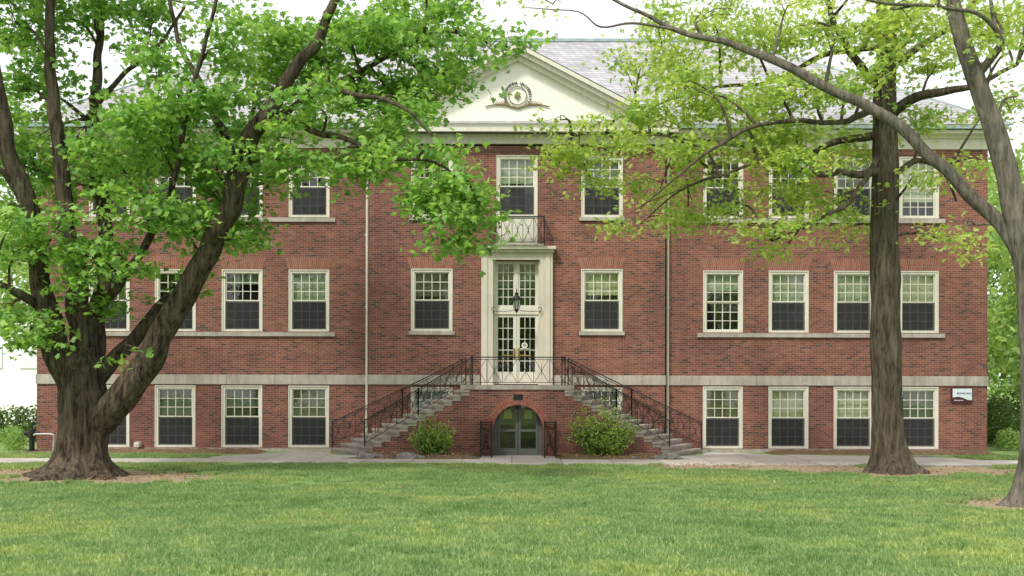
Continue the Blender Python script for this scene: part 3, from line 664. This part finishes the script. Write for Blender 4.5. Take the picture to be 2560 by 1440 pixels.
for x_,y_ in zip(xs,ys):
    mm=0
    for bx,by,br_ in bases:
        dd=math.hypot(x_-bx,y_-by); mm=max(mm,min(1,max(0,(br_*1.35-dd)/br_)))
    if mm>0 and mm+1.2*(noise.noise(Vector((x_*1.8,y_*1.8,0)))*.5)>.35: continue
    if noise.noise(Vector((x_*.5,y_*.8,9)))+.5*noise.noise(Vector((x_*3,y_*3,5)))>.42 and y_>25: continue
    pts.append((x_,y_,0))
for k in range(1400):
    x_=random.choice([random.uniform(10,20),random.uniform(-20,-9.5)]); y_=random.uniform(35.9,38.0)
    if x_>0 and x_<14.6: continue
    pts.append((x_,y_,0))
me=bpy.data.meshes.new('grass_points'); me.from_pydata(pts,[],[]); go=bpy.data.objects.new('grass_blades',me); sc.collection.objects.link(go); setparent(go,gp)
ng=bpy.data.node_groups.new('GrassScatter','GeometryNodeTree')
ng.interface.new_socket('Geometry',in_out='INPUT',socket_type='NodeSocketGeometry'); ng.interface.new_socket('Geometry',in_out='OUTPUT',socket_type='NodeSocketGeometry')
gi=ng.nodes.new('NodeGroupInput'); gout=ng.nodes.new('NodeGroupOutput'); ip=ng.nodes.new('GeometryNodeInstanceOnPoints'); oi=ng.nodes.new('GeometryNodeObjectInfo'); oi.inputs['Object'].default_value=tf; oi.inputs['As Instance'].default_value=True
rv=ng.nodes.new('FunctionNodeRandomValue'); rv.data_type='FLOAT_VECTOR'; rv.inputs[0].default_value=(0,0,0); rv.inputs[1].default_value=(0,0,6.283)
rs=ng.nodes.new('FunctionNodeRandomValue'); rs.data_type='FLOAT'; rs.inputs[2].default_value=.6; rs.inputs[3].default_value=1.4
ng.links.new(gi.outputs[0],ip.inputs['Points']); ng.links.new(oi.outputs['Geometry'],ip.inputs['Instance']); ng.links.new(rv.outputs[0],ip.inputs['Rotation']); ng.links.new(rs.outputs[1],ip.inputs['Scale']); ng.links.new(ip.outputs[0],gout.inputs[0])
md=go.modifiers.new('scatter','NODES'); md.node_group=ng
# ============================================================ TREES
def limb(mb,Q,d0,pts,n=10,flare=0,seed=0,jit=.12):
    P=[F(p[0],p[1],d0+(p[3] if len(p)>3 else 0)) for p in pts]; R=[p[2] for p in pts]
    q,r=mb.tube(P,R,n,6,flare,seed,jit)
    Q+= [(a,b) for a,b in zip(q,r) if b<.3 or a.z>6]
tr=empty('maple_tree',(T1.x,29,0)); w=MB(); Q=[]; d0=29
limb(w,Q,d0,[(203,1205,.62),(204,1180,.61),(205,1150,.60),(207,1080,.59),(205,1000,.60),(203,930,.52),(200,880,.3)],40,.95,1.3,0)
limb(w,Q,d0,[(185,1000,.38),(148,890,.34,-.1),(112,760,.27,-.2),(96,650,.24,-.3),(72,540,.22,-.4),(40,430,.2,-.6),(12,320,.17,-.8),(-15,170,.13,-1),(-40,0,.1,-1.3),(-60,-250,.05,-1.5)],30,seed=2)
limb(w,Q,d0,[(205,980,.42),(205,850,.34,.2),(190,710,.24,.3),(168,570,.21,.3),(152,430,.19,.2),(138,300,.16,0),(122,150,.13,-.2),(125,0,.11,-.4),(105,-280,.04,-.5)],30,seed=3)
limb(w,Q,d0,[(215,960,.36,.2),(235,820,.26,.7),(262,660,.2,1.1),(252,520,.17,1.4),(232,380,.16,1.6),(236,200,.13,1.8),(252,80,.1,2),(215,-60,.07,2.2),(230,-300,.03,2.4)],12,seed=4)
limb(w,Q,d0,[(228,1080,.42),(290,1012,.38,-.2),(365,915,.34,-.4),(430,805,.31,-.6),(485,700,.29,-.8),(540,585,.27,-1.0),(582,480,.26,-1.1),(612,375,.23,-1.2),(668,285,.19,-1.3),(740,180,.15,-1.4),(800,80,.12,-1.5),(850,-60,.09,-1.6),(880,-280,.04,-1.7)],30,seed=5)
limb(w,Q,d0,[(235,960,.26,.1),(290,885,.19,.3),(360,815,.17,.5),(420,745,.15,.8),(500,660,.12,1.2),(560,540,.1,1.6),(600,420,.08,2),(640,250,.06,2.3),(700,50,.04,2.5)],10,seed=6)
limb(w,Q,d0,[(205,780,.14,.2),(290,725,.11,-.4),(360,620,.1,-.8),(410,520,.08,-1.1),(450,400,.07,-1.4),(470,260,.06,-1.7),(525,60,.045,-2),(560,-100,.03,-2.2)],8,seed=7)
limb(w,Q,d0,[(600,420,.12,-1.1),(560,340,.1,-.6),(500,210,.08,-.2),(440,90,.06,.2),(420,-60,.04,.5)],8,seed=8)
limb(w,Q,d0,[(615,350,.12,-1.2),(700,302,.09,-1.8),(790,330,.075,-2.3),(870,355,.06,-2.7),(960,398,.05,-3.0),(1060,400,.035,-3.2),(1140,440,.02,-3.3)],8,seed=9)
limb(w,Q,d0,[(640,330,.1,-1.3),(760,250,.08,-1.0),(880,190,.07,-.6),(1000,120,.05,-.3),(1120,80,.035,0),(1220,110,.02,.2)],8,seed=10)
limb(w,Q,d0,[(700,240,.09,-1.4),(800,215,.07,-2.2),(900,240,.06,-2.8),(1010,270,.04,-3.2),(1080,340,.02,-3.5)],8,seed=11)
limb(w,Q,d0,[(108,770,.13,-.2),(60,742,.11,-.6),(0,712,.09,-1),(-90,690,.05,-1.4)],8,seed=12)
limb(w,Q,d0,[(60,500,.1,-.5),(0,430,.07,-1),(-80,380,.04,-1.5)],8,seed=13)
limb(w,Q,d0,[(215,300,.09,1.8),(300,200,.07,1.2),(380,130,.05,.8),(460,20,.03,.5)],8,seed=14)
clm=[(30,60,140,80,1),(150,40,90,60,1.5),(270,30,110,55),(370,70,80,50),(45,230,95,80,.8),(300,280,90,70),(180,340,70,50,1.2,.8),(430,320,120,90),(380,200,80,60),(60,420,100,90,1),(190,460,80,60,1.5,.8),(290,440,110,70),(420,430,110,70),(520,480,100,60,.6),(590,560,75,45,1),(560,350,90,70,.8),(520,250,90,80),(560,120,80,70),(690,70,100,70,.8),(640,180,80,70,1),(770,130,110,80,.6),(870,60,120,80),(960,60,110,80),(1060,50,100,70),(1150,90,90,60),(1220,120,60,50),(1010,160,120,70),(1110,190,90,45,-.5,.9),(900,210,110,70),(790,270,100,55,-2.5),(720,400,90,45,-1,.9),(820,400,100,45,-3),(940,320,100,60),(1020,290,85,55),(1040,370,100,50,-3),(1120,440,95,65,-3),(1130,520,90,60,-3.2),(1155,580,60,48,-3.2),(1060,500,65,50,-3),(930,425,90,32,-3,.9),(1000,260,70,60,-2),
 (40,640,60,50,-1),(25,770,60,60,-1),(105,800,70,50,-1),(190,690,60,40,-1,.8),(280,760,60,40,0,.7),(270,610,90,50,-1),(150,560,70,40,-1.2,.8),(370,540,90,50,-1.5),(330,660,60,35,-1),(490,715,50,22),(352,880,14,16,-1),(640,560,40,30),(10,520,60,60),(480,560,70,40,1,.8),(0,330,60,60),(90,130,50,40,0,.6),(660,460,50,45,.8),(60,850,60,25,-1),(400,370,90,50,-1.5),(260,380,80,50,-1),(30,560,60,50,-1.8),(540,420,80,50,-1.8,.8),(330,480,70,40,-1.8),(450,500,80,45,-1.6,.9),(210,640,70,40,-1.2,.8),(1180,500,45,60,-3.2,.9),(600,600,60,30,-1,.8)]
up=[(random.uniform(-250,1050),random.uniform(-450,-60),random.uniform(130,190),random.uniform(80,120),random.uniform(-4,4),.28) for _ in range(17)]
back=[(random.uniform(-150,800),random.uniform(0,420),120,80,random.uniform(2.5,4.5),.22) for _ in range(6)]
make_crown(tr,w,Q,clm+up+back,d0,MAPLE,.12,.21,M_leaf1,310,11,.24,1.6)
w.obj('trunk_and_limbs',M_bark1,tr,True)
# oak
tr=empty('oak_tree',(T2.x,31,0)); w=MB(); Q=[]; d0=31
limb(w,Q,d0,[(2228,1200,.5),(2226,1175,.48),(2224,1150,.46),(2219,1080,.43),(2215,900,.40),(2212,600,.36),(2212,400,.335),(2210,250,.3),(2214,100,.25),(2210,-60,.2),(2215,-420,.07)],36,.62,.4,0)
Q+=[(F(2212,y_,31),.3) for y_ in (420,330,250,150,50)]
limb(w,Q,d0,[(2200,428,.14),(2120,428,.10,-.6),(2050,434,.085,-1),(1960,416,.07,-1.5),(1885,408,.05,-1.8),(1800,440,.025,-2)],8,seed=2)
limb(w,Q,d0,[(2205,330,.13),(2100,352,.09,.3),(1980,395,.07,.6),(1850,362,.055,.8),(1690,342,.04,1),(1560,328,.03,1.1),(1430,340,.015,1.2)],8,seed=3)
limb(w,Q,d0,[(2208,250,.12),(2120,300,.08,-1),(1980,300,.065,-1.8),(1850,330,.05,-2.5),(1720,420,.035,-3),(1600,520,.015,-3.3)],8,seed=4)
limb(w,Q,d0,[(2210,220,.14),(2140,150,.11,-.4),(2100,90,.09,-.8),(2060,-20,.07,-1),(2020,-200,.03,-1.2)],8,seed=5)
limb(w,Q,d0,[(2215,290,.16),(2285,242,.13,-.5),(2370,226,.1,-1),(2450,205,.07,-1.4),(2540,160,.04,-1.8)],8,seed=6)
limb(w,Q,d0,[(2215,160,.13),(2300,110,.1,.6),(2400,40,.07,1.2),(2470,-60,.04,1.8)],8,seed=7)
limb(w,Q,d0,[(2215,440,.1),(2290,400,.08,.5),(2350,420,.05,1),(2390,500,.03,1.3)],8,seed=8)
limb(w,Q,d0,[(2208,120,.10),(2080,130,.08,.8),(1930,200,.06,1.4),(1780,220,.045,1.9),(1650,260,.03,2.2),(1560,300,.015,2.4)],8,seed=9)
limb(w,Q,d0,[(2205,380,.1),(2120,500,.06,-.8),(2020,560,.04,-1.4),(1930,600,.02,-1.8)],8,seed=10)
clo=[(1640,40,80,50),(1600,170,70,60,0,.8),(1690,130,90,60),(1780,60,110,60),(1900,90,110,70),(1770,230,110,60),(1640,270,110,50),(1530,300,100,35,0,.9),(1400,300,50,20,0,.7),(1420,370,75,42,1,.9),(1530,390,110,45,1,.9),(1390,420,50,32,1,.7),(1480,460,60,32,1,.8),(1680,350,120,50),(1650,470,110,50),(1600,560,110,30,0,.8),(1720,520,80,45),(1850,300,110,70),(1880,400,110,55),(1830,500,85,40),(1930,560,90,45),(1960,620,70,25),(2000,330,110,60),(1990,460,90,45),(2060,200,90,70),(2020,60,110,60),(2080,500,80,50,0,.9),(2150,60,100,60),(2120,350,80,60),(2140,560,70,35),(2300,50,100,60),(2330,180,70,50),(2290,310,80,50),(2410,110,90,70),(2360,420,60,40,0,.8),(2500,60,80,70),(2390,600,90,26,-1,.9),(2470,260,60,50),(2440,390,40,40,0,.8),(2280,440,60,30,-1,.6),(1750,400,90,50,-1,.8),(1920,230,90,60,-1),(1720,200,90,60,-2),(2150,220,80,70,-2,.8),(2230,120,60,50,-2,.7),(2040,400,70,50,-2,.8)]
up=[(random.uniform(1650,2700),random.uniform(-450,-60),random.uniform(120,180),random.uniform(70,110),random.uniform(-4,4),.25) for _ in range(15)]
make_crown(tr,w,Q,clo+up,d0,OAK,.12,.20,M_leaf2,300,10,.24,2.0)
w.obj('trunk_and_limbs',M_bark2,tr,True)
tr=empty('oak_tree.001',(T3.x,22.5,0)); w=MB(); Q=[]; d0=22.5
limb(w,Q,d0,[(2606,1275,.42),(2602,1200,.38),(2596,1000,.34),(2590,800,.31),(2572,660,.28),(2532,500,.235),(2490,340,.20),(2440,200,.18),(2400,80,.155),(2370,-60,.12),(2350,-350,.05)],32,.8,.9,0)
limb(w,Q,d0,[(2575,650,.18),(2500,562,.14,.2),(2400,460,.125,.4),(2300,362,.118,.7),(2200,285,.11,1),(2080,218,.1,1.3),(1960,168,.09,1.6),(1850,118,.075,1.8),(1700,80,.055,2),(1600,30,.04,2.2),(1480,-30,.03,2.4)],14,seed=3)
limb(w,Q,d0,[(1700,80,.035,2),(1600,60,.028,1.8),(1500,66,.02,1.6),(1440,30,.014,1.4),(1300,20,.008,1.2)],6,seed=4)
limb(w,Q,d0,[(2600,900,.25),(2680,600,.22,1),(2700,300,.18,1.5),(2640,60,.14,1.6),(2600,-200,.08,1.5)],12,seed=6)
limb(w,Q,d0,[(2440,190,.09),(2500,110,.07,-.3),(2475,50,.045,-.5),(2400,20,.035,-.8),(2200,5,.025,-1.4),(2080,-20,.015,-1.8)],8,seed=5)
clr=[(1750,30,90,35,2,.7),(2480,30,90,60,0,.9),(2230,20,90,40,-1,.8),(1380,10,70,14,1.2,.5),(2540,240,40,60,.8,.8),(2420,560,40,20,.4,.6),(1960,30,80,40,2,.8),(2080,80,60,40,1,.7),(2510,130,60,50,-.5,.8)]
up=[(random.uniform(2100,3000),random.uniform(-480,-80),random.uniform(140,200),random.uniform(80,120),random.uniform(-3,3),.25) for _ in range(11)]
make_crown(tr,w,Q,clr+up,d0,OAK,.10,.17,M_leaf2,300,10,.22,1.5)
w.obj('trunk_and_limbs',M_bark3,tr,True)
# ============================================================ SHRUBS
def shrub(name,cx,cy,rx_,rz_,mat,n_,sz=(.05,.1)):
    e_=empty(name,(cx,cy,.1)); w=MB(); C=[]
    for k in range(n_):
        a=random.uniform(0,6.28); r=math.sqrt(random.random()); el=random.random()
        tip=Vector((cx+rx_*r*math.cos(a)*(.6+.6*el),cy+rx_*.55*r*math.sin(a)*(.6+.5*el),.12+rz_*1.9*(.08+.92*el)*math.sqrt(max(.05,1-.72*r*r))*random.uniform(.7,1.22)))
        b=Vector((cx+random.gauss(0,.1),cy+random.gauss(0,.08),.05)); md=(b+tip)/2+Vector((0,0,-.05))
        w.beam(b,md,.009,3,.006); w.beam(md,tip,.006,3,.003)
        for j in range(12):
            t=random.uniform(.35,1.04); p=md.lerp(tip,t); C.append((p.x+random.gauss(0,.04),p.y+random.gauss(0,.04),p.z+random.gauss(0,.03)))
    w.obj('stems',M_bark1,e_); leaves('foliage',C,SIMPLE,sz[0],sz[1],mat,e_,.5)
shrub('shrub',F(1082,1095,36.8).x,36.75,.76,.66,M_leafb,270)
shrub('shrub.001',F(1507,1085,36.8).x,36.75,1.18,.82,M_leafb,500)
# ============================================================ BACKGROUND
def mass(name,blobs,mat,size,perm2,shape=SIMPLE,parent=None):
    C=[]
    for x,y,z,rx_,ry_,rz_ in blobs:
        n_=int(4*math.pi*rx_*rz_*perm2); v=rng.normal(size=(n_,3)); v/=np.linalg.norm(v,axis=1)[:,None]; r=rng.uniform(.6,1.06,n_)[:,None]
        C.append(np.array([[x,y,z]])+v*r*np.array([[rx_,ry_,rz_]]))
    C=np.concatenate(C); C=C[C[:,2]>.05]; return leaves(name,C,shape,size*.7,size*1.3,mat,parent,.5)
def treebelt(name,spec,size,per,low=.25):
    bt=empty(name,(spec[0][0],spec[0][1],0)); bl_=[]; tw=MB()
    for x,y,h,s in spec:
        tw.tube([(x,y,0),(x+.2,y,h*.4),(x-.2,y,h*.8)],[.35,.25,.08],8,4,.5,x)
        for k in range(11):
            a=random.uniform(0,6.28); t=k/10; bl_.append((x+math.cos(a)*s*.6*(1-t*.5),y+math.sin(a)*s*.6,h*(low+(.9-low)*t),s*.5,s*.5,s*.42))
    mass('foliage',bl_,M_leafbg,size,per,parent=bt); tw.obj('trunks',M_bark1,bt,True)
treebelt('background_trees',((22.3,49,11,2.6),(25.5,55,14.5,3.4),(30,60,14,4),(35,58,12,4),(27,72,16,5),(34,75,17,6),(42,70,14,6),(-33,76,13,5),(-41,72,14,6),(-27,82,11,4.5),(-50,75,14,6),(24.5,51,8,2.4)),.36,12,.2)
treebelt('background_trees.001',tuple((x,-38+random.uniform(-5,5),random.uniform(12,17),6) for x in range(-48,50,12)),.9,2.2)
mass('hedge',[(x,46+random.uniform(-.3,.3),.55,.9,.8,.9) for x in np.arange(-30,-17.2,.9)],M_leafd,.14,90)
mass('hedge.001',[(x,47.5+random.uniform(-.4,.4),.8,1.2,.9,random.uniform(1.0,1.7)) for x in np.arange(18.9,32,1.1)],M_leafd,.16,70)
mass('bush',[(19.0,42.5,.75,.65,.6,.75),(18.7,44.5,.9,.8,.7,1.1)],M_leafd,.1,240)
mass('bush.001',[(17.9,41.5,.35,.5,.4,.45),(18.3,40.6,.3,.4,.35,.35)],M_leafbg,.1,260)
mass('bush.002',[(-16.9,39.3,.35,.35,.3,.45),(-17.6,40.5,.4,.5,.4,.45)],M_leafbg,.09,260)
wb=empty('white_building',(-32,66,0)); q=MB(); q.box(-46,-24.2,66,76,0,5.6); q.box(-46.2,-24,65.8,76.2,5.6,5.9); q.obj('walls',simple('white_siding',(.88,.88,.88),.7,.02),wb)
q=MB()
for k in range(9): q.box(-45+k*2.4,-43.6+k*2.4,65.93,65.99,3.2,4.6)
q.obj('windows',simple('pale_glazing',(.72,.75,.78),.3,.05),wb)
sp_=empty('fire_standpipe',(F(80,1130,39).x,39,0)); q=MB(); x=F(80,1100,39).x
q.beam((x,39,0),(x,39,.08),.2,12); q.beam((x,39,.08),(x,39,.55),.09,12); q.beam((x,39,.55),(x,39,.8),.13,12,.11); q.beam((x-.25,39,.65),(x+.25,39,.65),.07,10); q.beam((x,39,.8),(x+.06,39,1.25),.03,6,.02)
q.obj('body',M_iron,sp_)
q=MB(); x0,x1=F(92,1090,39).x,F(141,1090,39).x
q.tube([(x0,38.8,.9-.32),(x0+.05,38.8,.63),(x1-.08,38.8,.63),(x1,38.8,.56),(x1,38.8,.35)],[.03]*5,8,5); q.beam((x1,38.8,0),(x1,38.8,.4),.05,8); q.obj('pipe_railing',M_pipe)
q=MB(); x=F(343,1115,39.7).x; q.box(x-.08,x+.08,39.6,39.95,.17,.33); q.box(x-.03,x+.03,39.58,39.6,.22,.28); q.obj('wall_outlet_box',M_white,bld)
# ============================================================ LIGHT / CAMERA
wd=bpy.data.worlds.new('World'); sc.world=wd; wd.use_nodes=True; nt=wd.node_tree; bg=nt.nodes['Background']
sk=nt.nodes.new('ShaderNodeTexSky'); sk.sky_type='NISHITA'; sk.sun_disc=False; sk.sun_elevation=math.radians(52); sk.sun_rotation=math.radians(214); sk.air_density=1; sk.dust_density=7; sk.ozone_density=.6
mx=nt.nodes.new('ShaderNodeMix'); mx.data_type='RGBA'; mx.inputs[0].default_value=.72; nt.links.new(sk.outputs[0],mx.inputs[6]); mx.inputs[7].default_value=(10.6,10.7,10.7,1)
nt.links.new(mx.outputs[2],bg.inputs[0]); bg.inputs[1].default_value=.15
sd=bpy.data.lights.new('sun','SUN'); sd.energy=3.1; sd.angle=math.radians(7); sd.color=(1,.96,.89); so=bpy.data.objects.new('sun',sd); sc.collection.objects.link(so)
az=math.radians(214); el=math.radians(52); dv=Vector((math.sin(az)*math.cos(el),math.cos(az)*math.cos(el),math.sin(el))); so.rotation_euler=dv.to_track_quat('Z','Y').to_euler(); so.location=(-20,-20,40)
cam=bpy.data.cameras.new('camera'); co_=bpy.data.objects.new('camera',cam); sc.collection.objects.link(co_)
co_.matrix_world=Matrix.Translation((0,0,CAMH))@Matrix.Rotation(math.radians(90),4,'X')@Matrix.Rotation(math.radians(.13),4,'Z')
cam.sensor_width=36; cam.lens=40.5; cam.shift_y=.09375; cam.clip_end=2000; cam.clip_start=.1; sc.camera=co_
sc.view_settings.view_transform='Standard'; sc.view_settings.look='None'; sc.view_settings.exposure=0
print('tufts',len(pts))
